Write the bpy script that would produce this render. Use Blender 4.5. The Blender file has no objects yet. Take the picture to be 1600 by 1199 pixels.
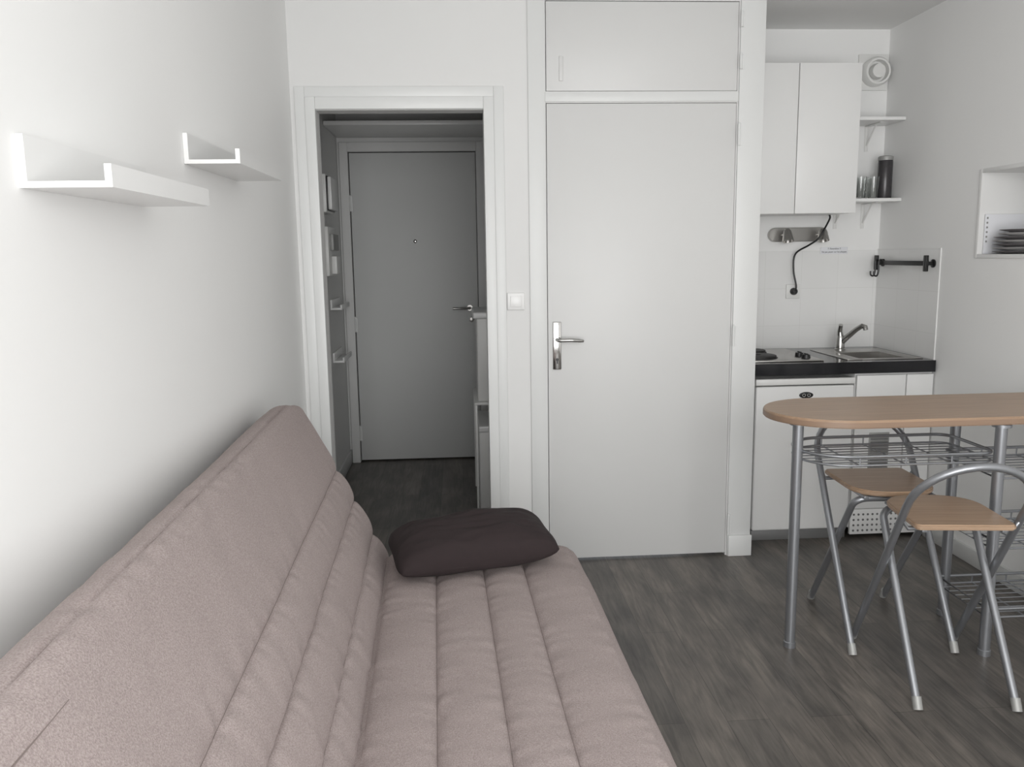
import bpy, bmesh, math
from mathutils import Vector, Matrix, noise
C=bpy.context
D=3.6055; XL=-.678; XR=2.27; ZC=2.53; YK=4.36; YH=5.6; YB=-1.1
XE=1.3245
# ---------------------------------------------------------------- materials
def srgb(r,g,b):
    f=lambda c:(c/255/12.92) if c/255<=.04045 else ((c/255+.055)/1.055)**2.4
    return (f(r),f(g),f(b),1)
MATS={}
def mat(name,col,rough=.5,metal=0,var=.04,nscale=8,bump=0,bscale=200,trans=0,coat=0):
    if name in MATS: return MATS[name]
    m=bpy.data.materials.new(name); m.use_nodes=True; nt=m.node_tree; b=nt.nodes['Principled BSDF']
    tc=nt.nodes.new('ShaderNodeTexCoord')
    n=nt.nodes.new('ShaderNodeTexNoise'); n.inputs['Scale'].default_value=nscale; n.inputs['Detail'].default_value=4
    nt.links.new(tc.outputs['Object'],n.inputs['Vector'])
    mx=nt.nodes.new('ShaderNodeMix'); mx.data_type='RGBA'
    c=srgb(*col)
    mx.inputs[6].default_value=tuple(max(0,x*(1-var)) for x in c[:3])+(1,)
    mx.inputs[7].default_value=tuple(min(1,x*(1+var)) for x in c[:3])+(1,)
    nt.links.new(n.outputs['Fac'],mx.inputs[0]); nt.links.new(mx.outputs[2],b.inputs['Base Color'])
    b.inputs['Roughness'].default_value=rough; b.inputs['Metallic'].default_value=metal
    if trans: b.inputs['Transmission Weight'].default_value=trans
    if coat: b.inputs['Coat Weight'].default_value=coat
    if bump:
        n2=nt.nodes.new('ShaderNodeTexNoise'); n2.inputs['Scale'].default_value=bscale; n2.inputs['Detail'].default_value=3
        nt.links.new(tc.outputs['Object'],n2.inputs['Vector'])
        bp=nt.nodes.new('ShaderNodeBump'); bp.inputs['Strength'].default_value=bump; bp.inputs['Distance'].default_value=.002
        nt.links.new(n2.outputs['Fac'],bp.inputs['Height']); nt.links.new(bp.outputs['Normal'],b.inputs['Normal'])
    MATS[name]=m; return m
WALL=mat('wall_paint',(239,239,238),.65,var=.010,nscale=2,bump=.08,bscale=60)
WALL_DIM=mat('wall_paint_dimmed',(222,222,221),.6,var=.012,nscale=2,bump=.08,bscale=60)  # light balance put into colour: same wall paint, darker where window light is frontal
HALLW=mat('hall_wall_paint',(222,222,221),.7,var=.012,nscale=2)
CEIL=mat('ceiling_paint',(232,232,231),.8,var=.015)
TRIM=mat('trim_paint',(220,221,220),.4,var=.01,nscale=5)
DOORP=mat('door_paint',(212,212,211),.42,var=.012,nscale=3,bump=.05,bscale=40)
EDOOR=mat('entrance_door_paint',(208,209,208),.5,var=.02,nscale=3)
WLAM=mat('white_laminate',(234,234,233),.3,var=.01)
PLAST=mat('white_plastic',(228,228,226),.35,var=.01)
STEEL=mat('brushed_steel',(175,173,170),.3,1,var=.05)
CHROME=mat('chrome',(185,184,182),.14,1,var=.02)
TUBE=mat('grey_metal_tube',(150,152,156),.33,.7,var=.03)
BLACK=mat('black_plastic',(24,24,25),.4)
COUNT=mat('black_laminate',(26,26,29),.13,var=.3,nscale=120)
DARKP=mat('dark_plate_ceramic',(120,116,118),.35)
PALEP=mat('pale_plate_ceramic',(215,213,211),.35)
CAST=mat('cast_iron',(34,33,33),.55)
GREY=mat('grey_grille',(160,160,158),.5,.3)
PLINTH=mat('plinth_grey',(125,125,125),.5,.3)
PAPER=mat('paper',(230,231,235),.6)
BROWN=mat('brown_cotton',(40,30,31),.9,var=.12,nscale=30,bump=.3,bscale=600)
GLASSG=mat('green_glass',(250,253,251),.02,trans=1)
INK=mat('ink',(40,40,42),.6)
SEAM_SHADE=mat('seam_shade',(124,112,109),.9)  # crease shade put into colour, for dark tubes laid in the sofa seams
EDGE=mat('table_edge_band',(142,118,99),.4)

def fabric():
    m=mat('taupe_fabric',(165,148,142),.9,var=.0,bump=.5,bscale=900)
    nt=m.node_tree; b=nt.nodes['Principled BSDF']
    tc=[n for n in nt.nodes if n.type=='TEX_COORD'][0]
    n=nt.nodes.new('ShaderNodeTexNoise'); n.inputs['Scale'].default_value=380; n.inputs['Detail'].default_value=2
    nt.links.new(tc.outputs['Object'],n.inputs['Vector'])
    r=nt.nodes.new('ShaderNodeValToRGB'); r.color_ramp.elements[0].position=.32; r.color_ramp.elements[1].position=.68
    r.color_ramp.elements[0].color=srgb(145,132,130); r.color_ramp.elements[1].color=srgb(174,162,159)
    nt.links.new(n.outputs['Fac'],r.inputs[0]); nt.links.new(r.outputs[0],b.inputs['Base Color'])
    return m
FAB=fabric()
def floor_mat():
    m=bpy.data.materials.new('vinyl_planks'); m.use_nodes=True; nt=m.node_tree; b=nt.nodes['Principled BSDF']; N=nt.nodes.new; L=nt.links.new
    tc=N('ShaderNodeTexCoord'); mp=N('ShaderNodeMapping'); mp.inputs['Rotation'].default_value=(0,0,math.radians(90))
    L(tc.outputs['Object'],mp.inputs[0])
    br=N('ShaderNodeTexBrick'); br.offset=.37; br.inputs['Scale'].default_value=1
    br.inputs['Brick Width'].default_value=.95; br.inputs['Row Height'].default_value=.13; br.inputs['Mortar Size'].default_value=.0009
    br.inputs['Color1'].default_value=srgb(98,95,92); br.inputs['Color2'].default_value=srgb(118,113,108); br.inputs['Mortar'].default_value=srgb(70,68,66)
    L(mp.outputs[0],br.inputs['Vector'])
    mp2=N('ShaderNodeMapping'); mp2.inputs['Scale'].default_value=(50,4,1); L(tc.outputs['Object'],mp2.inputs[0])
    n=N('ShaderNodeTexNoise'); n.inputs['Scale'].default_value=1; n.inputs['Detail'].default_value=6; n.inputs['Roughness'].default_value=.6; n.inputs['Distortion'].default_value=1.2
    L(mp2.outputs[0],n.inputs['Vector'])
    r=N('ShaderNodeValToRGB'); r.color_ramp.elements[0].position=.3; r.color_ramp.elements[1].position=.72
    r.color_ramp.elements[0].color=(.55,.55,.55,1); r.color_ramp.elements[1].color=(1.15,1.13,1.11,1)
    L(n.outputs['Fac'],r.inputs[0])
    mp3=N('ShaderNodeMapping'); mp3.inputs['Scale'].default_value=(9,3,1); L(tc.outputs['Object'],mp3.inputs[0])
    n3=N('ShaderNodeTexNoise'); n3.inputs['Scale'].default_value=1.3; n3.inputs['Detail'].default_value=6; L(mp3.outputs[0],n3.inputs['Vector'])
    r3=N('ShaderNodeValToRGB'); r3.color_ramp.elements[0].position=.35; r3.color_ramp.elements[1].position=.65
    r3.color_ramp.elements[0].color=(.62,.62,.62,1); r3.color_ramp.elements[1].color=(1.1,1.08,1.05,1); L(n3.outputs['Fac'],r3.inputs[0])
    m1=N('ShaderNodeMix'); m1.data_type='RGBA'; m1.blend_type='MULTIPLY'; m1.inputs[0].default_value=1
    L(br.outputs['Color'],m1.inputs[6]); L(r.outputs[0],m1.inputs[7])
    m2=N('ShaderNodeMix'); m2.data_type='RGBA'; m2.blend_type='MULTIPLY'; m2.inputs[0].default_value=1
    L(m1.outputs[2],m2.inputs[6]); L(r3.outputs[0],m2.inputs[7]); L(m2.outputs[2],b.inputs['Base Color'])
    b.inputs['Roughness'].default_value=.38
    bp=N('ShaderNodeBump'); bp.inputs['Strength'].default_value=.15; bp.inputs['Distance'].default_value=.001; L(n.outputs['Fac'],bp.inputs['Height']); L(bp.outputs[0],b.inputs['Normal'])
    return m
FLOOR=floor_mat()
def tile_mat():
    m=bpy.data.materials.new('white_wall_tiles'); m.use_nodes=True; nt=m.node_tree; b=nt.nodes['Principled BSDF']; N=nt.nodes.new; L=nt.links.new
    tc=N('ShaderNodeTexCoord'); sp=N('ShaderNodeSeparateXYZ'); L(tc.outputs['Object'],sp.inputs[0])
    ad=N('ShaderNodeMath'); ad.operation='ADD'; L(sp.outputs[0],ad.inputs[0]); L(sp.outputs[1],ad.inputs[1])
    cb=N('ShaderNodeCombineXYZ'); L(ad.outputs[0],cb.inputs[0]); L(sp.outputs[2],cb.inputs[1])
    br=N('ShaderNodeTexBrick'); br.offset=0; br.inputs['Scale'].default_value=1
    br.inputs['Brick Width'].default_value=.2; br.inputs['Row Height'].default_value=.2; br.inputs['Mortar Size'].default_value=.001
    br.inputs['Color1'].default_value=srgb(232,232,231); br.inputs['Color2'].default_value=srgb(234,234,233); br.inputs['Mortar'].default_value=srgb(222,222,220)
    L(cb.outputs[0],br.inputs['Vector']); L(br.outputs['Color'],b.inputs['Base Color']); b.inputs['Roughness'].default_value=.2
    return m
TILE=tile_mat()
def wood_mat():
    m=bpy.data.materials.new('beech_laminate'); m.use_nodes=True; nt=m.node_tree; b=nt.nodes['Principled BSDF']; N=nt.nodes.new; L=nt.links.new
    tc=N('ShaderNodeTexCoord'); mp=N('ShaderNodeMapping'); mp.inputs['Scale'].default_value=(4,60,60); L(tc.outputs['Object'],mp.inputs[0])
    n=N('ShaderNodeTexNoise'); n.inputs['Scale'].default_value=1; n.inputs['Detail'].default_value=5; L(mp.outputs[0],n.inputs['Vector'])
    r=N('ShaderNodeValToRGB'); r.color_ramp.elements[0].color=srgb(156,130,107); r.color_ramp.elements[1].color=srgb(174,147,123)
    r.color_ramp.elements[0].position=.3; r.color_ramp.elements[1].position=.7
    L(n.outputs['Fac'],r.inputs[0]); L(r.outputs[0],b.inputs['Base Color']); b.inputs['Roughness'].default_value=.34
    return m
WOOD=wood_mat()

# ---------------------------------------------------------------- mesh builder
class B:
    def __init__(s): s.bm=bmesh.new()
    def box(s,x0,x1,y0,y1,z0,z1,bev=0,seg=2,M=None):
        t=bmesh.new(); bmesh.ops.create_cube(t,size=1)
        for v in t.verts: v.co=Vector(((x0+x1)/2+v.co.x*(x1-x0),(y0+y1)/2+v.co.y*(y1-y0),(z0+z1)/2+v.co.z*(z1-z0)))
        if bev: bmesh.ops.bevel(t,geom=t.edges[:],offset=bev,segments=seg,affect='EDGES',profile=.5)
        return s._add(t,M)
    def _add(s,t,M=None):
        if M is not None: bmesh.ops.transform(t,matrix=M,verts=t.verts)
        me=bpy.data.meshes.new('t'); t.to_mesh(me); t.free(); s.bm.from_mesh(me); bpy.data.meshes.remove(me); return s
    def tube(s,pts,r,n=12,closed=False):
        P=[Vector(p) for p in pts]; t=bmesh.new(); rings=[]
        N=len(P); prev=None
        for i in range(N):
            if closed: d=(P[(i+1)%N]-P[i-1]).normalized()
            else: d=(P[min(i+1,N-1)]-P[max(i-1,0)]).normalized()
            if prev is None:
                a=Vector((0,0,1)) if abs(d.z)<.9 else Vector((1,0,0)); u=d.cross(a).normalized()
            else: u=(prev-d*prev.dot(d)).normalized()
            prev=u; w=d.cross(u)
            rr=r[i] if isinstance(r,(list,tuple)) else r
            rings.append([t.verts.new(P[i]+(u*math.cos(2*math.pi*k/n)+w*math.sin(2*math.pi*k/n))*rr) for k in range(n)])
        for i in range(N if closed else N-1):
            a=rings[i]; b=rings[(i+1)%N]
            for k in range(n): t.faces.new((a[k],a[(k+1)%n],b[(k+1)%n],b[k]))
        if not closed: t.faces.new(rings[0][::-1]); t.faces.new(rings[-1])
        return s._add(t)
    def lathe(s,c,prof,n=32,axis='z',M=None):
        t=bmesh.new(); rings=[]
        for r,z in prof:
            ring=[]
            for k in range(n):
                a=2*math.pi*k/n; p=(r*math.cos(a),r*math.sin(a),z)
                if axis=='y': p=(p[0],-p[2],p[1])
                if axis=='x': p=(p[2],p[0],p[1])
                ring.append(t.verts.new(Vector(p)))
            rings.append(ring)
        for a,b in zip(rings,rings[1:]):
            for k in range(n): t.faces.new((a[k],a[(k+1)%n],b[(k+1)%n],b[k]))
        if prof[0][0]>1e-5: t.faces.new(rings[0][::-1])
        if prof[-1][0]>1e-5: t.faces.new(rings[-1])
        bmesh.ops.remove_doubles(t,verts=t.verts,dist=1e-6)
        if M is not None: bmesh.ops.transform(t,matrix=M,verts=t.verts)
        bmesh.ops.translate(t,vec=Vector(c),verts=t.verts)
        return s._add(t)
    def prism(s,outline,z0,z1,bev=0):
        t=bmesh.new(); vs=[t.verts.new((x,y,z0)) for x,y in outline]; f=t.faces.new(vs)
        r=bmesh.ops.extrude_face_region(t,geom=[f]); up=[g for g in r['geom'] if isinstance(g,bmesh.types.BMVert)]
        bmesh.ops.translate(t,vec=(0,0,z1-z0),verts=up)
        bmesh.ops.recalc_face_normals(t,faces=t.faces)
        if bev:
            es=[e for e in t.edges if abs(e.verts[0].co.z-e.verts[1].co.z)<1e-6]
            bmesh.ops.bevel(t,geom=es,offset=bev,segments=3,affect='EDGES')
        return s._add(t)
    def obj(s,name,m,parent=None,origin=None,smooth=35,label=None,cat=None,kind=None,group=None):
        if origin is None: origin=tuple(parent.location) if parent and parent.type=='EMPTY' else ((0,0,0) if kind=='structure' else None)
        if origin is None:
            vs=[v.co for v in s.bm.verts]; 
            origin=((min(v.x for v in vs)+max(v.x for v in vs))/2,(min(v.y for v in vs)+max(v.y for v in vs))/2,min(v.z for v in vs))
        o0=Vector(origin)
        bmesh.ops.translate(s.bm,vec=-o0,verts=s.bm.verts)
        bmesh.ops.recalc_face_normals(s.bm,faces=s.bm.faces)
        me=bpy.data.meshes.new(name); s.bm.to_mesh(me); s.bm.free()
        me.materials.append(m)
        if smooth: me.shade_smooth(); me.set_sharp_from_angle(angle=math.radians(smooth))
        o=bpy.data.objects.new(name,me); C.collection.objects.link(o)
        if parent: 
            o.parent=parent
            if parent.type!='EMPTY': o.location=o0-Vector(parent['o0'])
        else: o.location=o0
        o['o0']=tuple(o0)
        tag(o,label,cat,kind,group)
        return o
def tag(o,label=None,cat=None,kind=None,group=None):
    if label: o['label']=label
    if cat: o['category']=cat
    if kind: o['kind']=kind
    if group: o['group']=group
def thing(name,loc,label,cat,group=None,rot=0):
    e=bpy.data.objects.new(name,None); e.empty_display_size=.1; e.location=loc; e.rotation_euler=(0,0,rot)
    C.collection.objects.link(e); tag(e,label,cat,None,group); return e
def part(b,name,m,p,label=None,smooth=35):
    return b.obj(name,m,parent=p,smooth=smooth,label=label)

# ---------------------------------------------------------------- room shell
S='structure'
B().box(-.9,2.6,YB-.1,YH+.1,-.06,0).obj('floor',FLOOR,kind=S,label='dark grey wood-look vinyl plank floor')
B().box(-.9,2.6,YB-.1,YH+.1,ZC,ZC+.06).obj('ceiling',CEIL,kind=S,label='plain white painted ceiling')
B().box(XL-.1,XL,YB,D,0,ZC).obj('wall_left',WALL,kind=S,label='smooth white painted wall')
nz0,nz1,ny0,ny1=1.36,1.738,2.72,3.512
b=B(); b.box(XR,XR+.3,YB,ny0,0,ZC); b.box(XR,XR+.3,ny1,YK+.1,0,ZC); b.box(XR,XR+.3,ny0,ny1,0,nz0); b.box(XR,XR+.3,ny0,ny1,nz1,ZC); b.box(XR+.25,XR+.3,ny0,ny1,nz0,nz1)
b.obj('wall_right',WALL,kind=S,label='white painted wall with a recessed niche')
OL,OR,OT=-.576,.123,2.01
b=B(); b.box(XL-.1,OL,D,D+.09,0,ZC); b.box(OL,OR,D,D+.09,OT,ZC); b.box(OR,.388,D,D+.09,0,ZC)
b.box(.388,1.214,D,D+.09,2.036,2.083); b.box(.388,1.214,D,D+.09,2.447,ZC); b.box(1.214,XE,D,D+.09,0,ZC)
b.obj('wall_far',WALL_DIM,kind=S,label='white partition wall with doorway and closet')
B().box(1.26,XE-.001,D+.09,YK,0,ZC).obj('wall_closet',WALL,kind=S,label='white side wall of the closet')
B().box(1.26,XR+.3,YK,YK+.1,0,ZC).obj('wall_kitchen',WALL,kind=S,label='white wall at the back of the kitchenette')
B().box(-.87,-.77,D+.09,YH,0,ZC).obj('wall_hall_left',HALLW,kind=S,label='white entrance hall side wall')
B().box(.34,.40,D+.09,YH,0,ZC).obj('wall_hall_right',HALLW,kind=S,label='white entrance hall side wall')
b=B(); b.box(-.87,-.70,YH,YH+.1,0,ZC); b.box(.135,.40,YH,YH+.1,0,ZC); b.box(-.70,.135,YH,YH+.1,2.08,ZC); b.box(-.70,.135,YH+.06,YH+.1,0,2.08)
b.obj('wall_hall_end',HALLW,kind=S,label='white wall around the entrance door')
wx0,wx1,wz0,wz1=-.64,1.7,.35,2.35
b=B(); b.box(XL-.1,wx0,YB-.1,YB,0,ZC); b.box(wx1,XR+.3,YB-.1,YB,0,ZC); b.box(wx0,wx1,YB-.1,YB,0,wz0); b.box(wx0,wx1,YB-.1,YB,wz1,ZC)
b.obj('wall_rear',WALL,kind=S,label='white wall with a wide window')
b=B(); 
for x in (wx0,(wx0+wx1)/2-.03,wx1-.06): b.box(x,x+.06,YB-.09,YB-.03,wz0,wz1,.004)
for z in (wz0,wz1-.06): b.box(wx0+.06,wx1-.06,YB-.085,YB-.035,z,z+.06,.004)
b.obj('window_1',TRIM,kind=S,label='white framed window with two casements')
b=B()
def frame3(xa,xb,za,xc,xd,zb,th):
    b.box(xa,xb,D-th,D+.0005,0,zb,.0025); b.box(xc,xd,D-th,D+.0005,0,zb,.0025); b.box(xb,xc,D-th,D+.0005,za,zb,.0025)
frame3(-.660,-.618,2.062,.1666,.2086,2.104,.009)
frame3(-.618,OL-.0,2.012,OR,.1666,2.062,.014)
b.obj('trim_1',TRIM,kind=S,label='white moulded casing around the doorway')
b=B(); b.box(.312,.384,D-.010,D+.0005,0,ZC,.002); b.box(1.219,XE+.003,D-.012,D+.002,0,ZC,.002); b.box(.384,1.219,D-.006,D+.0005,2.04,2.079,.002)
b.obj('trim_2',TRIM,kind=S,label='white frame around the closet doors')
B().box(1.222,XE+.008,D-.022,D-.012,0,.10,.003).obj('baseboard_closet',TRIM,kind=S,label='short white baseboard')
B().box(XR-.012,XR,YB,3.76,0,.075,.003).obj('baseboard_right',TRIM,kind=S,label='white baseboard')
B().box(XL,XL+.012,YB,D-.02,0,.075,.003).obj('baseboard_left',TRIM,kind=S,label='white baseboard')
B().box(-.77,-.758,D+.1,YH,0,.09,.003).obj('baseboard_hall',TRIM,kind=S,label='white baseboard')
b=B(); b.box(-.755,-.70,YH-.03,YH+.02,0,2.14,.003); b.box(.135,.19,YH-.03,YH+.02,0,2.14,.003); b.box(-.70,.135,YH-.03,YH+.02,2.08,2.14,.003)
b.obj('trim_3',HALLW,kind=S,label='white frame of the entrance door')
b=B(); t=.016
b.box(XR-.006,XR+.25,ny1-t,ny1+.0005,nz0,nz1,.001); b.box(XR-.006,XR+.25,ny0-.0005,ny0+t,nz0,nz1,.001)
b.box(XR-.006,XR+.25,ny0+t,ny1-t,nz0-.0005,nz0+t,.001); b.box(XR-.006,XR+.25,ny0+t,ny1-t,nz1-t,nz1+.0005,.001)
b.obj('trim_4',WLAM,kind=S,label='white lining of the wall niche')
b=B(); b.box(XE+.001,XR-.006,YK-.006,YK-.0003,.86,1.40); b.box(XR-.006,XR-.0003,3.77,YK-.006,.86,1.405)
b.obj('wall_tiles',TILE,kind=S,label='glossy white square backsplash tiles')

# ---------------------------------------------------------------- closet doors
def hinge(b,x,z,y,h=.09):
    b.tube([(x,y,z-h/2),(x,y,z+h/2)],.0055,10); b.lathe((x,y,z+h/2),[(.0055,0),(.004,.005),(0,.007)],10)
    b.box(x,x+.015,y+.003,y+.0062,z-h/2,z+h/2)
d1=B().box(.391,1.213,D+.001,D+.036,.012,2.034,.002).obj('door_1',DOORP,kind=S,label='flat white closet door')
def sub(b,name,m,par,label=None,smooth=35):
    o=b.obj(name,m,origin=(0,0,0),smooth=smooth,label=label); 
    o.parent=par; o.location=Vector((0,0,0))-Vector(par['o0']); return o
for z in (1.90,1.03,.155):
    b=B(); hinge(b,1.221,z,D-.018); sub(b,'hinge',TRIM,d1)
b=B(); b.box(.411,.449,D-.008,D+.0008,.895,1.108,.004); h1=sub(b,'handle_plate',CHROME,d1,'chrome handle plate')
b=B(); b.tube([(.43,D-.005,1.03),(.43,D-.048,1.03),(.435,D-.056,1.03),(.445,D-.058,1.03),(.49,D-.058,1.03),(.525,D-.056,1.027),(.54,D-.05,1.025)],[.009,.009,.0085,.0085,.0085,.008,.006],14)
b.lathe((.43,D-.008,1.03),[(.016,0),(.015,.008),(0,.008)],20,'y'); o=sub(b,'lever',CHROME,h1,'chrome door lever'); o.location=(0,0,0)
b=B(); b.lathe((.43,D-.009,.94),[(.007,0),(.007,.002),(0,.002)],16,'y'); b.box(.427,.433,D-.0105,D-.008,.922,.94); o=sub(b,'keyhole',BLACK,h1); o.location=(0,0,0)
d2=B().box(.391,1.213,D+.001,D+.03,2.085,2.444,.002).obj('door_2',DOORP,kind=S,label='flat white upper closet door')
for z in (2.20,2.37):
    b=B(); hinge(b,1.221,z,D-.018,.06); sub(b,'hinge',TRIM,d2)
b=B(); b.box(.445,.462,D-.004,D+.0008,2.125,2.225,.002,3); sub(b,'handle',DOORP,d2,'small white plastic pull handle')
e=thing('light_switch',(.25,D-.001,1.165),'square white plastic light switch beside the doorway','light switch')
part(B().box(.212,.288,D-.011,D-.0005,1.164,1.238,.003),'frame',WLAM,e)
part(B().box(.225,.275,D-.0155,D-.010,1.177,1.225,.002),'rocker',WLAM,e)

# ---------------------------------------------------------------- entrance hall
d3=B().box(-.696,.131,YH+.005,YH+.05,.01,2.076,.003).obj('door_3',EDOOR,kind=S,label='flat pale grey entrance door')
for z in (1.75,.95,.2):
    b=B(); hinge(b,-.698,z,YH-.006,.1); sub(b,'hinge',TRIM,d3)
b=B(); b.lathe((-.28,YH+.006,1.50),[(.012,0),(.012,.004),(.006,.006),(0,.006)],16,'y'); sub(b,'peephole',CHROME,d3)
b=B(); b.tube([(.075,YH+.006,1.05),(.075,YH-.045,1.05),(.06,YH-.052,1.05),(-.04,YH-.05,1.05)],.008,12); b.lathe((.075,YH+.006,1.05),[(.022,0),(.020,.006),(0,.006)],20,'y'); sub(b,'lever',STEEL,d3)
b=B(); b.lathe((.085,YH+.006,.97),[(.018,0),(.016,.010),(.008,.012),(0,.012)],20,'y'); sub(b,'lock',STEEL,d3)
B().box(-.768,.338,5.06,YH-.002,2.17,2.195,.002).obj('wall_shelf',WLAM,label='deep white shelf above the entrance door',cat='shelf')
e=thing('electric_meter',(-.768,4.70,1.645),'white electric meter box with black edge on wall','electric meter')
part(B().box(-.768,-.70,4.60,4.86,1.645,1.85,.006),'case',PLAST,e)
part(B().box(-.70,-.692,4.61,4.85,1.655,1.84,.003),'cover',BLACK,e,'black edged cover')
part(B().box(-.695,-.674,4.615,4.845,1.661,1.834,.003),'front_panel',WLAM,e)
e=thing('circuit_breaker_box',(-.768,4.75,1.30),'white circuit breaker box below the meter','breaker box')
part(B().box(-.768,-.70,4.6,4.88,1.30,1.57,.006),'case',PLAST,e)
part(B().box(-.768,-.735,4.68,4.76,1.57,1.644,.003),'cable_duct',PLAST,e)
part(B().box(-.70,-.68,4.65,4.85,1.44,1.53,.004),'breaker_row',GREY,e)
part(B().box(-.70,-.67,4.68,4.84,1.31,1.41,.006),'main_switch',PLAST,e)
for z in (1.09,.77):
    b=B(); b.box(-.768,-.71,5.0,5.35,z,z+.012,.001); b.box(-.768,-.758,5.0,5.35,z+.012,z+.06,.001); b.box(-.71,-.70,5.0,5.35,z,z+.03,.001)
    b.obj('picture_ledge' ,WLAM,label='short white picture ledge in the hall',cat='shelf',group='hall ledges')
e=thing('shelf_rack',(.2,4.6,0),'narrow white rack holding a white storage box','rack')
for x in (.082,.32):
    for y in (4.40,4.90): part(B().box(x-.006,x+.006,y-.006,y+.006,0,.598,.002),'post',PLAST,e)
part(B().box(.074,.33,4.39,4.91,.598,.612,.002),'shelf_board',PLAST,e)
for z0,z1 in ((.6125,1.10),(.0,.476)):
    e=thing('storage_box',(.2,4.6,z0),'tall white plastic storage box with rim' ,'storage box','white storage boxes')
    b=B(); b.box(.092,.305,4.42,4.86,z0,z1-.03,.01,3); part(b,'bin',PLAST,e)
    b=B(); b.box(.074 if z0>.1 else .092,.318 if z0>.1 else .31,4.41,4.88,z1-.035,z1,.008,3); part(b,'lid',WLAM,e)

# ---------------------------------------------------------------- picture ledges on left wall
def ledge(y0,y1,z,xf,hb,hl):
    b=B(); b.box(XL+.0005,xf-.011,y0,y1,z,z+.010); b.box(XL+.0005,XL+.012,y0,y1,z+.010,z+hb); b.box(xf-.011,xf,y0,y1,z,z+hl)
    bmesh.ops.remove_doubles(b.bm,verts=b.bm.verts,dist=1e-5)
    return b.obj('picture_ledge',WLAM,label='white picture ledge shelf on the painted wall',cat='shelf',group='white picture ledges',smooth=0)
ledge(1.36,1.87,1.518,-.537,.082,.036)
ledge(2.17,2.67,1.641,-.540,.075,.036)

# ---------------------------------------------------------------- sofa (clic-clac)
sofa=thing('sofa_bed',(-.1,1.70,0),'taupe fabric folding sofa bed with quilted channels','sofa bed',rot=math.radians(1.6))
YF,YN=1.03,-1.03
def nz(x,y,z): return noise.noise(Vector((x,y,z)))
def puff(pos,seams,A,open_end=False):
    for i in range(len(seams)-1):
        if seams[i]<=pos<=seams[i+1]:
            w=seams[i+1]-seams[i]; u=(pos-seams[i])/w; e=min(u,1-u)*w
            if open_end and i==len(seams)-2:
                e=u*w; return A*.7*(1-math.exp(-e/.014))*(1-.4*u)
            return A*(.45*(1-math.exp(-e/.010))+.55*min(1,w/.13)*math.sin(math.pi*u)**.8)
    return 0
def samples(seams,n):
    out=[]
    for i in range(len(seams)-1):
        for k in range(n):
            u=k/n; u=u-.7*math.sin(2*math.pi*u)/(2*math.pi); out.append(seams[i]+(seams[i+1]-seams[i])*u)
    out.append(seams[-1]); return out
def field(x,y,z): return .004*nz(x*2.2,y*2.3,z*2.2)
def quilt(name,prof,Yr,endR,parent,capscale):
    t=bmesh.new(); rings=[]; M=240
    ys=[Yr[0]+(Yr[1]-Yr[0])*j/M for j in range(M+1)]
    for k in range(1,7): ys+= [Yr[0]+.008*k/7,Yr[1]-.008*k/7]
    ys=sorted(ys)
    for y in ys:
        d=min(y-Yr[0],Yr[1]-y); ring=[]
        k=min(1,d/endR); ins=endR*(1-math.sqrt(max(0,1-(1-k)**2)))*capscale
        for (x,z,nx,nzz,h,sd) in prof:
            pk=math.exp(-sd/.03)*min(1,sd/.006)
            w=h*(1+.2*nz(x*4,y*6,z*4))
            w+=.0055*nz(x*10,y*30,z*10)*pk + .0013*nz(x*12,y*14,z*12) + field(x,y,z)
            ring.append((x+nx*(w-ins),y,z+nzz*(w-ins)))
        rings.append([t.verts.new(p) for p in ring])
    n=len(prof)
    for a,b in zip(rings,rings[1:]):
        for k in range(n): t.faces.new((a[k],a[(k+1)%n],b[(k+1)%n],b[k]))
    t.faces.new(rings[0][::-1]); t.faces.new(rings[-1])
    b=B(); b._add(t)
    o=b.obj(name,FAB,origin=(0,0,0),smooth=75); o.parent=parent; return o
def norml(pts):
    n=len(pts); out=[]
    area=sum(pts[i][0]*pts[(i+1)%n][1]-pts[(i+1)%n][0]*pts[i][1] for i in range(n)); sg=1 if area>0 else -1
    for i in range(n):
        a=Vector(pts[i-1]); b=Vector(pts[(i+1)%n]); d=(b-a); d=d.normalized() if d.length>1e-9 else Vector((1,0)); out.append((d.y*sg,-d.x*sg))
    return out
seatseams=[-.125,.03,.18,.31,.485]
def seatprof():
    xs=samples(seatseams,24)
    pts=[(-.20,.385,0,1)]+[(x,.404,puff(x,seatseams,.019),min(abs(x-s) for s in seatseams)) for x in xs]
    pts+=[(.498,.392,.003,1),(.507,.375,.006,1),(.51,.34,.006,1),(.507,.30,.003,1),(.495,.282,0,1),(.46,.275,0,1),(.1,.275,0,1),(-.20,.275,0,1)]
    return pts
def finish(pts):
    nn=norml([(p[0],p[1]) for p in pts]); return [(p[0],p[1],n[0],n[1],p[2],p[3]) for p,n in zip(pts,nn)]
quilt('seat_cushion',finish(seatprof()),(YN,YF-.03),.035,sofa,.9)
p0=Vector((-.135,.375)); p1=Vector((-.400,.918)); dd=p1-p0; LB=dd.length; dn=dd.normalized(); bk=Vector((-dn.y,dn.x))
if bk.x>0: bk=-bk
backseams=[0,.18*LB,.40*LB,.60*LB,1.0*LB]
T=.115; cR=p1+bk*T/2
def roll(a): return cR-bk*(T/2)*math.cos(a)+dn*(.038)*math.sin(a)
KS=math.radians(52)
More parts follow.
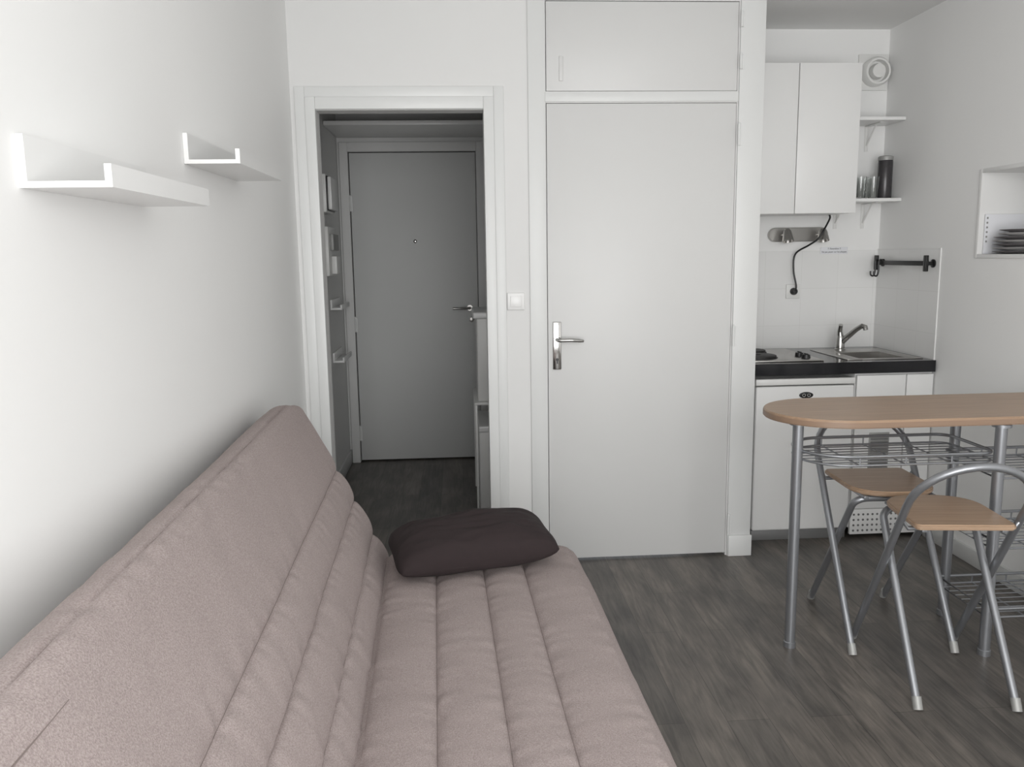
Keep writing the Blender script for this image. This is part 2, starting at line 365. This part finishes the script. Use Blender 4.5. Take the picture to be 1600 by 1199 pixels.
def backprof():
    pts=[]
    for s in samples(backseams,24):
        p=p0+dn*s
        pts.append((p.x,p.y,puff(s,backseams,.018,True),min([abs(s-q) for q in backseams[:-1]])))
    for k in range(1,28):
        a=math.pi*k/28; q=roll(a)
        e=abs(a-KS)*.05
        pts.append((q.x,q.y,.0075*(1-math.exp(-e/.004)),e))
    q=p1+bk*T; pts.append((q.x,q.y,0,1))
    for s in (.75,.5,.25): q=p0+dn*LB*s+bk*T; pts.append((q.x,q.y,.0,1))
    q=p0+bk*T; pts.append((q.x,q.y,0,1)); q=p0+bk*T*.5-dn*.02; pts.append((q.x,q.y,0,1))
    return pts
bo=quilt('backrest',finish(backprof()),(YN,YF+.01),.045,sofa,.75)
Rr=.10
def roundtop(v):
    for yend,sg in ((YF+.01,1),(YN,-1)):
        d=(yend-v.y)*sg
        if d<Rr:
            zl=.965-(Rr-math.sqrt(max(0,Rr*Rr-(Rr-d)**2)))*.6
            if v.z>zl-.13:
                f=(v.z-(zl-.13)); top=.97-(zl-.13); nv=(zl-.13)+f*(.13/top); dz=v.z-nv; v.z=nv; v.x+=dz*.45
for v in bo.data.vertices: roundtop(v.co)
def seamline(pts,r=.0011):  # shade of the seam valleys drawn as thin dark tubes
    b=B(); b.tube(pts,r,6); o=b.obj('seam',SEAM_SHADE,origin=(0,0,0),label='crease shade drawn as a thin dark tube along the seam'); o.parent=sofa
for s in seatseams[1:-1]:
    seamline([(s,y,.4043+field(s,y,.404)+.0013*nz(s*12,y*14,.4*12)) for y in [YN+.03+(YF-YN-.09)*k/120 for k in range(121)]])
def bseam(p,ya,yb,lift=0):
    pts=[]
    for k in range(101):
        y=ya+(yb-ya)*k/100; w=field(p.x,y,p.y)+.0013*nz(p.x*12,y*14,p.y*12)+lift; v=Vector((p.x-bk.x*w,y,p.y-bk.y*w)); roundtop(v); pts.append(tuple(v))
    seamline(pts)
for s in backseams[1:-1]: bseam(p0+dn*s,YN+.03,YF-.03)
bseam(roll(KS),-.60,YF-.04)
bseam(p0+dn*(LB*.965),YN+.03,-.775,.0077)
b=B(); b.box(-.19,.44,YN+.06,YF-.1,.22,.262,.004)
o=b.obj('base_frame',BLACK,origin=(0,0,0),label='dark metal base frame'); o.parent=sofa
for x in (-.12,.38):
    for y in (YN+.2,YF-.25):
        b=B(); b.lathe((x,y,0),[(.022,0),(.026,.01),(.03,.22),(0,.22)],20); o=b.obj('leg',BLACK,origin=(0,0,0)); o.parent=sofa
for y in (YN+.3,YF-.3):
    b=B(); b.tube([(-.15,y,.24),(-.26,y,.30),(-.36,y,.55)],.014,10)
    o=b.obj('hinge_bracket',BLACK,origin=(0,0,0)); o.parent=sofa
def pillow():
    t=bmesh.new(); n=48; W,H,T=.268,.152,.100
    grid={}
    for side in (1,-1):
        for i in range(n+1):
            for j in range(n+1):
                u=-1+2*i/n; v=-1+2*j/n
                edge=(i in(0,n) or j in(0,n))
                if side==-1 and edge: grid[(side,i,j)]=grid[(1,i,j)]; continue
                cr=1-.08*(u*u*v*v)**2
                x=u*W*cr*(1-.04*(1-v*v)*u*u); y=v*H*cr*(1-.06*(1-u*u)*v*v)
                th=T*((1-u**4)**.5)*((1-v*v)**.42)*(.8+.2*(1-u*u))
                th*=1+.14*nz(u*1.6,v*1.8,side*3)
                fold=.007*nz(u*4,v*7,side*2+4)*min(1,(1-abs(u))*4)*min(1,(1-abs(v))*4)
                z=side*(th+fold*(1 if not edge else 0))
                if side==-1: z*=.5
                z+=.014*(u*u*v*v)*(.4+u*.6)
                grid[(side,i,j)]=t.verts.new((x,y,z))
    for side in (1,-1):
        for i in range(n):
            for j in range(n):
                f=[grid[(side,i,j)],grid[(side,i+1,j)],grid[(side,i+1,j+1)],grid[(side,i,j+1)]]
                t.faces.new(f if side==1 else f[::-1])
    b=B(); b._add(t); o=b.obj('throw_pillow',BROWN,origin=(0,0,0),smooth=70,label='dark brown rectangular cotton pillow lying on the sofa bed',cat='pillow')
    o.location=(.025,2.545,.478); o.rotation_euler=(math.radians(5),math.radians(-1),math.radians(12)); return o
pillow()

# ---------------------------------------------------------------- bar table
tb=thing('bar_table',(1.65,2.75,0),'narrow wood-topped bar table with grey metal legs','bar table')
def topline(x0,yc,hw,rr,xe):
    out=[]
    for i in range(33):
        a=math.pi/2+math.pi*i/32
        out.append((x0+rr+rr*math.cos(a),yc+hw*math.sin(a)))
    return out+[(xe,yc-hw),(xe,yc+hw)]
yc=2.768; hw=.222; x0=1.068
part(B().prism(topline(x0+.0015,yc,hw-.0015,.25,2.262),.826,.8515,.003),'table_top',WOOD,tb,'rounded beech laminate table top')
part(B().prism(topline(x0,yc,hw,.25,2.2625),.824,.848,.004),'edge_band',EDGE,tb,'brown rounded edge band')
for x,y in ((1.155,2.70),(1.80,2.578),(1.845,2.90),(2.20,2.578),(2.20,2.90)):
    b=B(); b.tube([(x,y,.0),(x,y,.823)],.0185,20); b.lathe((x,y,.812),[(.03,0),(.03,.01),(0,.01)],20); b.lathe((x,y,0),[(.021,0),(.021,.02),(.0185,.022)],20); part(b,'leg',TUBE,tb)
def rack(z0,x0,x1,y0,y1,rnd,name):
    b=B(); pts=[]
    if rnd:
        r=(y1-y0)/2; cy=(y0+y1)/2
        for i in range(17):
            a=math.pi/2+math.pi*i/16; pts.append((x0+r+r*math.cos(a),cy+r*math.sin(a)))
        for i in range(9):
            a=-math.pi/2+math.pi/2*i/8; pts.append((x1-.05+.05*math.cos(a),y0+.05+.05*math.sin(a)))
        for i in range(9):
            a=math.pi/2*i/8; pts.append((x1-.05+.05*math.cos(a),y1-.05+.05*math.sin(a)))
    else:
        pts=[(x0,y0),(x1,y0),(x1,y1),(x0,y1)]
    b.tube([(p[0],p[1],z0+.030) for p in pts],.0058,8,True); b.tube([(p[0],p[1],z0) for p in pts],.004,8,True)
    n=8
    for i in range(1,n):
        y=y0+(y1-y0)*i/n
        if rnd:
            r=(y1-y0)/2; dx=r-math.sqrt(max(0,r*r-(y-(y0+y1)/2)**2)); xs=x0+dx
        else: xs=x0
        b.tube([(xs,y,z0+.002),(x1,y,z0+.002)],.0022,6)
    k=int((x1-x0)/.2)
    for i in range(1,k+1):
        x=x0+(x1-x0)*i/(k+1); b.tube([(x,y0,z0+.03),(x,y0,z0),(x,y1,z0),(x,y1,z0+.03)],.003,6)
    part(b,name,TUBE,tb,'grey wire shelf with raised rim')
rack(.690,1.165,1.80,2.588,2.885,True,'wire_shelf')
for z in (.63,.38,.13): rack(z,1.81,2.22,2.59,2.89,False,'wire_shelf')

# ---------------------------------------------------------------- folding chairs
def chair(cx,cy,rot,label):
    ch=thing('folding_chair',(cx,cy,0),label,'folding chair','folding bar chairs',rot=rot)
    def p(b,name,m,label=None):
        o=b.obj(name,m,origin=(0,0,0),label=label,smooth=40); o.parent=ch; return o
    r=.0125
    def on(y0,z0,y1,z1,s): return (y0+(y1-y0)*s,z0+(z1-z0)*s)
    W=.180
    fy,fz=.24,.0; ty,tz=-.245,.77
    Ls=math.hypot(ty-fy,tz-fz); s1=1-W*.95/Ls
    pts=[]
    for s in [0,.2,.4,.6,s1*.98]:
        y,z=on(fy,fz,ty,tz,s); pts.append((-W,y,z))
    for i in range(1,20):
        a=math.pi-math.pi*i/20; s=s1+(W*.95/Ls)*math.sin(a); y,z=on(fy,fz,ty,tz,s); pts.append((W*math.cos(a),y,z))
    for s in [s1*.98,.6,.4,.2,0]:
        y,z=on(fy,fz,ty,tz,s); pts.append((W,y,z))
    p(B().tube(pts,r,16),'backrest_frame',TUBE,'grey metal tube arch forming backrest and front legs')
    w=.148; by,bz=-.245,0; sy,sz=.12,.532
    pts=[(-w,by,bz),(-w,by+(sy-by)*.5,sz*.5),(-w,by+(sy-by)*.94,sz*.94)]
    R_=.05
    for i in range(1,9):
        a=math.pi/2*i/8
        f=.94+.06*math.sin(a); pts.append((-w+R_*(1-math.cos(a)),by+(sy-by)*f,sz*f))
    pts+= [(-x,y,z) for x,y,z in pts[::-1]]
    p(B().tube(pts,r,16),'rear_leg_frame',TUBE,'grey metal tube rear legs')
    o=[]; sw=.152
    yb,yf=-.165,.165
    o.append((sw-.02,yb)); 
    for i in range(1,6): a=-math.pi/2+math.pi/2*i/5; o.append((sw-.02+.02*math.cos(a),yb+.02+.02*math.sin(a)))
    for i in range(0,25):
        a=math.pi*i/24; c_=math.cos(a); s_=math.sin(a)
        o.append((sw*math.copysign(abs(c_)**.75,c_),(yf-.13)+.13*abs(s_)**.85))
    for i in range(0,6): a=math.pi+math.pi/2*i/5; o.append((-sw+.02+.02*math.cos(a),yb+.02+.02*math.sin(a)))
    b=B(); b.prism(o,.547,.565,.005); p(b,'seat',WOOD,'beech laminate seat with rounded front')
    b=B(); b.tube([(-W,-.119,.57),(-W+.02,-.12,.54),(W-.02,-.12,.54),(W,-.119,.57)],.007,10)
    for x in (-.12,.12): b.box(x-.008,x+.008,-.15,.15,.536,.547,.001)
    p(b,'seat_support',TUBE)
    for x,y in ((-W,fy),(W,fy),(-w,by),(w,by)):
        b=B(); b.tube([(x,y,0),(x,y+(.018 if y<0 else -.018),.035)],.0145,14); p(b,'foot_cap',GREY,'grey plastic foot cap')
chair(1.54,2.845,math.radians(180-3),'grey tube folding chair under the bar table')
chair(1.558,2.485,math.radians(-7),'grey tube folding chair pulled toward the bar table')

# ---------------------------------------------------------------- kitchenette
YF_=3.76
fr=thing('mini_fridge',(1.63,4.05,0),'small white under-counter refrigerator','refrigerator')
part(B().box(1.395,1.878,YF_+.05,YK-.02,.05,.80,.004),'body',PLAST,fr)
part(B().box(1.397,1.876,YF_,YF_+.047,.055,.765,.008,3),'door',WLAM,fr)
part(B().box(1.395,1.878,YF_-.002,YF_+.05,.772,.802,.004),'top_trim',PLAST,fr)
part(B().box(1.40,1.873,YF_+.02,YF_+.06,.0,.05,.002),'plinth',PLINTH,fr,'grey plinth')
b=B(); b.lathe((0,0,0),[(.034,0),(.034,.003),(.030,.004),(0,.004)],32,'y'); 
bmesh.ops.transform(b.bm,matrix=Matrix.Translation((1.64,YF_-.0,.722))@Matrix.Diagonal((1,1,.45,1)),verts=b.bm.verts); part(b,'badge',BLACK,fr,'dark oval badge')
b=B()
for x in (1.628,1.652):
    b.lathe((x,YF_-.004,.722),[(.0085,0),(.0085,.001),(.005,.001),(.005,0)],20,'y')
part(b,'badge_mark',CHROME,fr)
cb=thing('sink_cabinet',(2.07,4.05,0),'white base cabinet with a vent grille','kitchen cabinet')
part(B().box(1.885,XR-.003,YF_+.02,YK-.01,.05,.818,.002),'body',WLAM,cb)
part(B().box(1.888,2.128,YF_,YF_+.019,.15,.81,.002),'door',WLAM,cb)
part(B().box(2.134,XR-.006,YF_,YF_+.019,.02,.81,.002),'filler_panel',WLAM,cb)
part(B().box(1.96,2.06,YF_-.004,YF_+.001,.33,.53,.002),'vent_grille',GREY,cb,'grey ventilation grille')
b=B()
for i in range(11): b.box(1.968,2.052,YF_-.008,YF_-.003,.342+i*.017,.350+i*.017,.001)
part(b,'grille_slats',PLINTH,cb)
b=B(); b.box(1.888,2.128,YF_+.0,YF_+.019,.02,.147,.003); part(b,'kick_plate',WLAM,cb)
b=B()
for i in range(10):
    for j in range(4): b.lathe((1.905+i*.0235,YF_-.0005,.04+j*.027),[(.0055,0),(.0055,.001),(0,.001)],12,'y')
part(b,'kick_plate_holes',PLINTH,cb)
b=B(); zt,zb=.877,.822; X0,X1=XE+.003,XR-.008; y0,y1=YF_-.015,YK-.008
sx0,sx1,sy0,sy1=1.93,2.17,3.84,4.10
b.box(X0,sx0,y0,y1,zb,zt,0); b.box(sx1,X1,y0,y1,zb,zt,0); b.box(sx0,sx1,y0,sy0,zb,zt,0); b.box(sx0,sx1,sy1,y1,zb,zt,0)
b.obj('worktop',COUNT,label='black laminate kitchenette worktop',cat='worktop')
sk=thing('kitchen_sink',(2.0,4.0,.80),'stainless steel inset sink','sink')
b=B(); zr=zt+.004
b.box(1.86,sx0+.005,3.81,4.24,zt+.0003,zr,.001); b.box(sx1-.005,2.235,3.81,4.24,zt+.0003,zr,.001); b.box(sx0+.005,sx1-.005,3.81,sy0+.005,zt+.0003,zr,.001); b.box(sx0+.005,sx1-.005,sy1-.005,4.24,zt+.0003,zr,.001)
part(b,'rim',STEEL,sk)
b=B(); 
for a in ((sx0+.001,sx0+.004,sy0+.001,sy1-.001),(sx1-.004,sx1-.001,sy0+.001,sy1-.001),(sx0+.004,sx1-.004,sy0+.001,sy0+.004),(sx0+.004,sx1-.004,sy1-.004,sy1-.001)): b.box(a[0],a[1],a[2],a[3],.825,zt+.002)
b.box(sx0+.004,sx1-.004,sy0+.004,sy1-.004,.825,.828); part(b,'bowl',STEEL,sk)
fa=thing('kitchen_faucet',(2.0,4.19,zr),'chrome single-lever kitchen faucet behind the sink','faucet')
b=B(); b.lathe((2.0,4.19,zr),[(.027,0),(.027,.006),(.023,.01),(.022,.06),(.018,.075),(0,.08)],24); part(b,'body',CHROME,fa)
b=B(); b.tube([(2.0,4.19,zr+.035),(2.02,4.16,zr+.07),(2.05,4.12,zr+.115),(2.068,4.095,zr+.135),(2.075,4.08,zr+.13),(2.077,4.075,zr+.115)],[.016,.015,.013,.013,.013,.012],16); part(b,'spout',CHROME,fa,'chrome angled spout')
b=B(); b.tube([(2.0,4.19,zr+.07),(1.995,4.19,zr+.10),(1.99,4.17,zr+.135)],[.018,.013,.011],12); part(b,'lever',CHROME,fa)
hb=thing('electric_hob',(1.53,4.02,zt),'stainless two-plate electric hob set in worktop','hob')
part(B().box(1.36,1.74,3.80,4.27,zt,zt+.008,.003),'base',STEEL,hb)
for x,y,r in ((1.46,3.93,.09),(1.50,4.14,.075)):
    b=B(); b.lathe((x,y,zt+.008),[(r+.006,0),(r+.006,.004),(r,.005),(r,.013),(r-.006,.015),(.018,.0145),(.016,.012),(0,.012)],36); part(b,'hot_plate',CAST,hb,'black cast iron hot plate')
for y in (3.87,3.95):
    b=B(); b.lathe((1.68,y,zt+.008),[(.021,0),(.019,.018),(0,.019)],20); b.box(1.676,1.684,y-.018,y+.018,zt+.026,zt+.032,.001); part(b,'knob',BLACK,hb,'black control knob')
uc=thing('wall_cabinet',(1.67,4.2,1.583),'white two-door wall cabinet above the worktop','kitchen cabinet')
part(B().box(1.362,1.968,4.05,YK-.001,1.585,2.29,.001),'body',WLAM,uc)
part(B().box(1.362,1.6585,4.03,4.049,1.583,2.292,.0015),'door',WLAM,uc)
part(B().box(1.6625,1.970,4.03,4.049,1.583,2.292,.0015),'door',WLAM,uc)
for z in (1.645,2.045):
    e=thing('bracket_shelf',(2.12,4.25,z),'small white shelf on metal brackets beside the wall cabinet','shelf','small kitchen shelves')
    part(B().box(1.975,XR-.003,4.15,YK-.002,z,z+.016,.001),'board',WLAM,e)
    for x in (2.17,2.02):
        b=B(); b.box(x-.01,x+.01,YK-.005,YK-.001,z-.13,z-.001,.001); b.box(x-.01,x+.01,4.2,YK-.006,z-.004,z-.0005,.001)
        b.tube([(x,YK-.006,z-.10),(x,4.26,z-.004)],.004,8); part(b,'bracket',PLAST,e)
zg=1.661
def glass(x,y,z):
    b=B(); b.lathe((x,y,z),[(0,0),(.022,0),(.024,.004),(.029,.11),(.0275,.11),(.0225,.008),(0,.006)],24)
    return b.obj('drinking_glass',GLASSG,label='pale green clear tumbler on the small shelf',cat='glass',group='tumblers on the small shelf',origin=(x,y,z))
g0=glass(2.075,4.205,zg+.0003)
for x,y,z in ((2.143,4.205,zg),(2.075,4.29,zg),(2.143,4.29,zg)):
    o=g0.copy(); o.location=(x,y,z+.0003); C.collection.objects.link(o)
jr=thing('storage_jar',(2.215,4.23,zg),'tall dark cylindrical canister beside the tumblers','canister')
b=B(); b.lathe((2.215,4.23,zg),[(.034,0),(.036,.004),(.036,.19),(.034,.194),(0,.194)],28); part(b,'body',mat('dark_canister',(66,64,66),.25,.2,var=.3,nscale=60),jr)
b=B(); b.lathe((2.215,4.23,zg+.194),[(.037,0),(.037,.018),(.03,.022),(0,.022)],28); part(b,'lid',GREY,jr,'pale metal lid')
vt=thing('air_vent',(2.187,YK-.001,2.25),'round white plastic air vent on square plate','air vent')
part(B().box(2.105,2.264,YK-.012,YK-.0005,2.225,2.405,.004),'plate',PLAST,vt)
b=B(); b.lathe((2.187,YK-.012,2.312),[(.072,0),(.072,.04),(.064,.052),(.055,.052),(.052,.02),(0,.02)],36,'y'); part(b,'ring',PLAST,vt)
b=B(); b.lathe((2.187,YK-.03,2.312),[(.034,0),(.040,.012),(.034,.04),(0,.046)],28,'y'); part(b,'disc',PLAST,vt)
sl=thing('spot_lamp',(1.81,YK-.006,1.46),'brushed steel wall lamp bar with two spots','wall lamp')
b=B(); o=[]
for i in range(13): a=math.pi/2+math.pi*i/12; o.append((1.69+.037*math.cos(a),1.487+.037*math.sin(a)))
for i in range(13): a=-math.pi/2+math.pi*i/12; o.append((1.94+.037*math.cos(a),1.487+.037*math.sin(a)))
b.prism(o,0,.022,.003); bmesh.ops.transform(b.bm,matrix=Matrix.Translation((0,YK-.0005,0))@Matrix.Rotation(math.radians(90),4,'X'),verts=b.bm.verts); part(b,'base',STEEL,sl)
for x in (1.73,1.92):
    b=B(); b.tube([(x,YK-.02,1.485),(x,YK-.065,1.485)],.008,12)
    b.lathe((0,0,0),[(0,.032),(.012,.03),(.02,.02),(.024,0),(.030,-.035),(.027,-.035),(.02,0),(0,.004)],24,M=Matrix.Translation((x,YK-.085,1.485))@Matrix.Rotation(math.radians(-18),4,'X')); part(b,'spot',STEEL,sl,'steel bell-shaped spot head')
ou=thing('wall_outlet',(1.80,YK-.007,1.15),'white square wall socket on the tiles','socket')
part(B().box(1.762,1.838,YK-.016,YK-.0065,1.148,1.224,.003),'plate',PLAST,ou)
pg=thing('power_cable',(1.80,YK-.02,1.18),'black power cable plugged into the wall socket','cable')
b=B(); b.lathe((1.80,YK-.0165,1.186),[(.019,0),(.019,.014),(.012,.03),(0,.032)],20,'y'); part(b,'plug',BLACK,pg)
def bez(P,n=14):
    P=[Vector(p) for p in P]; out=[]
    for i in range(len(P)-1):
        a=P[max(i-1,0)];b_=P[i];c=P[i+1];d=P[min(i+2,len(P)-1)]
        for k in range(n):
            t=k/n; out.append(.5*((2*b_)+(c-a)*t+(2*a-5*b_+4*c-d)*t*t+(3*b_-a-3*c+d)*t**3))
    out.append(P[-1]); return out
b=B(); b.tube(bez([(1.80,YK-.045,1.19),(1.80,YK-.05,1.22),(1.785,YK-.045,1.30),(1.79,YK-.05,1.385),(1.84,YK-.10,1.43),(1.875,YK-.125,1.46),(1.905,YK-.13,1.51),(1.95,YK-.09,1.565),(1.962,YK-.06,1.584)]),.0048,10); part(b,'cord',BLACK,pg)
def text(s,loc,size,m,par,rot,name='lettering'):
    cu=bpy.data.curves.new(name,'FONT'); cu.body=s; cu.size=size; cu.align_x='CENTER'; cu.align_y='CENTER'; cu.extrude=.0002
    o=bpy.data.objects.new(name,cu); C.collection.objects.link(o)
    dg=C.evaluated_depsgraph_get(); me=bpy.data.meshes.new_from_object(o.evaluated_get(dg)); bpy.data.objects.remove(o)
    me.materials.append(m); o=bpy.data.objects.new(name,me); C.collection.objects.link(o); o.rotation_euler=rot; o.parent=par; o.location=Vector(loc)-par.location; return o
nt_=thing('notice_strip',(2.02,YK-.001,1.385),'thin white notice strip with two printed lines','notice')
part(B().box(1.945,2.095,YK-.0085,YK-.0065,1.382,1.418,.0005),'strip',PAPER,nt_)
text('!! Attention !!',(2.02,YK-.009,1.41),.013,INK,nt_,(math.radians(90),0,0))
text('Ne pas poser sur les plaques',(2.02,YK-.009,1.393),.0118,INK,nt_,(math.radians(90),0,0))
hr=thing('hook_rail',(XR-.007,4.04,1.27),'black metal utensil rail with hooks on tiles','utensil rail')
b=B(); xr=XR-.045; b.box(xr-.004,xr+.004,3.80,4.31,1.322,1.345,.002); part(b,'bar',BLACK,hr)
for y in (3.82,4.29):
    b=B(); b.lathe((XR-.0065,y,1.333),[(.02,0),(.02,-.006),(.009,-.01),(.009,-.036),(0,-.036)],16,'x'); b.box(xr-.008,xr+.008,y-.012,y+.012,1.295,1.372,.003); part(b,'bracket',BLACK,hr)
for y in (4.24,4.275):
    b=B(); b.tube(bez([(xr,y,1.35),(xr-.012,y,1.34),(xr-.012,y,1.29),(xr-.02,y,1.265),(xr-.035,y,1.27),(xr-.037,y,1.29)],6),.0045,8); part(b,'hook',BLACK,hr)
zn=nz0+.0165
pr=[(0,0),(.06,0),(.065,.003),(.105,.009),(.11,.012),(.105,.012),(.062,.006),(0,.005)]
GP='stack of plates in the niche'
def plate(z,m,lab):
    b=B(); b.lathe((2.375,3.365,z),pr,36); return b.obj('dinner_plate',m,label=lab,cat='plate',group=GP,origin=(2.375,3.365,z))
pa=plate(zn,DARKP,'dark grey ceramic plate stacked in the wall niche')
pb=plate(zn+.015,PALEP,'pale ceramic plate stacked in the wall niche')
for i in range(2,7):
    o=(pa if i%2==0 else pb).copy(); o.location=(2.375+.002*math.sin(i*2),3.365,zn+.0150*i); o.scale=(.8,.8,1) if i>4 else (1,1,1); C.collection.objects.link(o)
fo=thing('paper_holder',(2.36,3.485,zn),'clear plastic holder with white printed papers','paper holder')
part(B().box(2.285,2.47,3.484,3.492,zn,zn+.17,.001),'papers',PAPER,fo)
b=B()
for i in range(6): b.box(2.29,2.297,3.4825,3.484,zn+.15-.02*i,zn+.158-.02*i)
part(b,'print_marks',GREY,fo,'grey printed marks')

# ---------------------------------------------------------------- lights / camera / world
w=bpy.data.worlds.new('World'); C.scene.world=w; w.use_nodes=True
w.node_tree.nodes['Background'].inputs[0].default_value=(.9,.95,1,1); w.node_tree.nodes['Background'].inputs[1].default_value=.8
la=bpy.data.lights.new('window_daylight','AREA'); la.shape='RECTANGLE'; la.size=wx1-wx0-.1; la.size_y=wz1-wz0-.1; la.energy=92; la.color=(1,.995,.985)
lo=bpy.data.objects.new('window_daylight',la); lo.location=((wx0+wx1)/2,YB+.01,(wz0+wz1)/2); lo.rotation_euler=(math.radians(90),0,0); C.collection.objects.link(lo)
C.scene.view_settings.view_transform='Standard'
cam=bpy.data.cameras.new('Camera'); co=bpy.data.objects.new('Camera',cam); C.collection.objects.link(co)
cam.sensor_fit='HORIZONTAL'; cam.sensor_width=36; cam.lens=36*1284.3/1600
yaw,pitch,roll_=.0631,.1558,-.0146
f=Vector((math.sin(yaw)*math.cos(pitch),math.cos(yaw)*math.cos(pitch),-math.sin(pitch)))
r=Vector((math.cos(yaw),-math.sin(yaw),0)); u=r.cross(f)
r2=r*math.cos(roll_)+u*math.sin(roll_); u2=-r*math.sin(roll_)+u*math.cos(roll_)
co.matrix_world=Matrix((( r2.x,u2.x,-f.x,0),(r2.y,u2.y,-f.y,0),(r2.z,u2.z,-f.z,1.4043),(0,0,0,1)))
cam.clip_start=.05
C.scene.camera=co
for o in bpy.data.objects:
    if 'o0' in o: del o['o0']
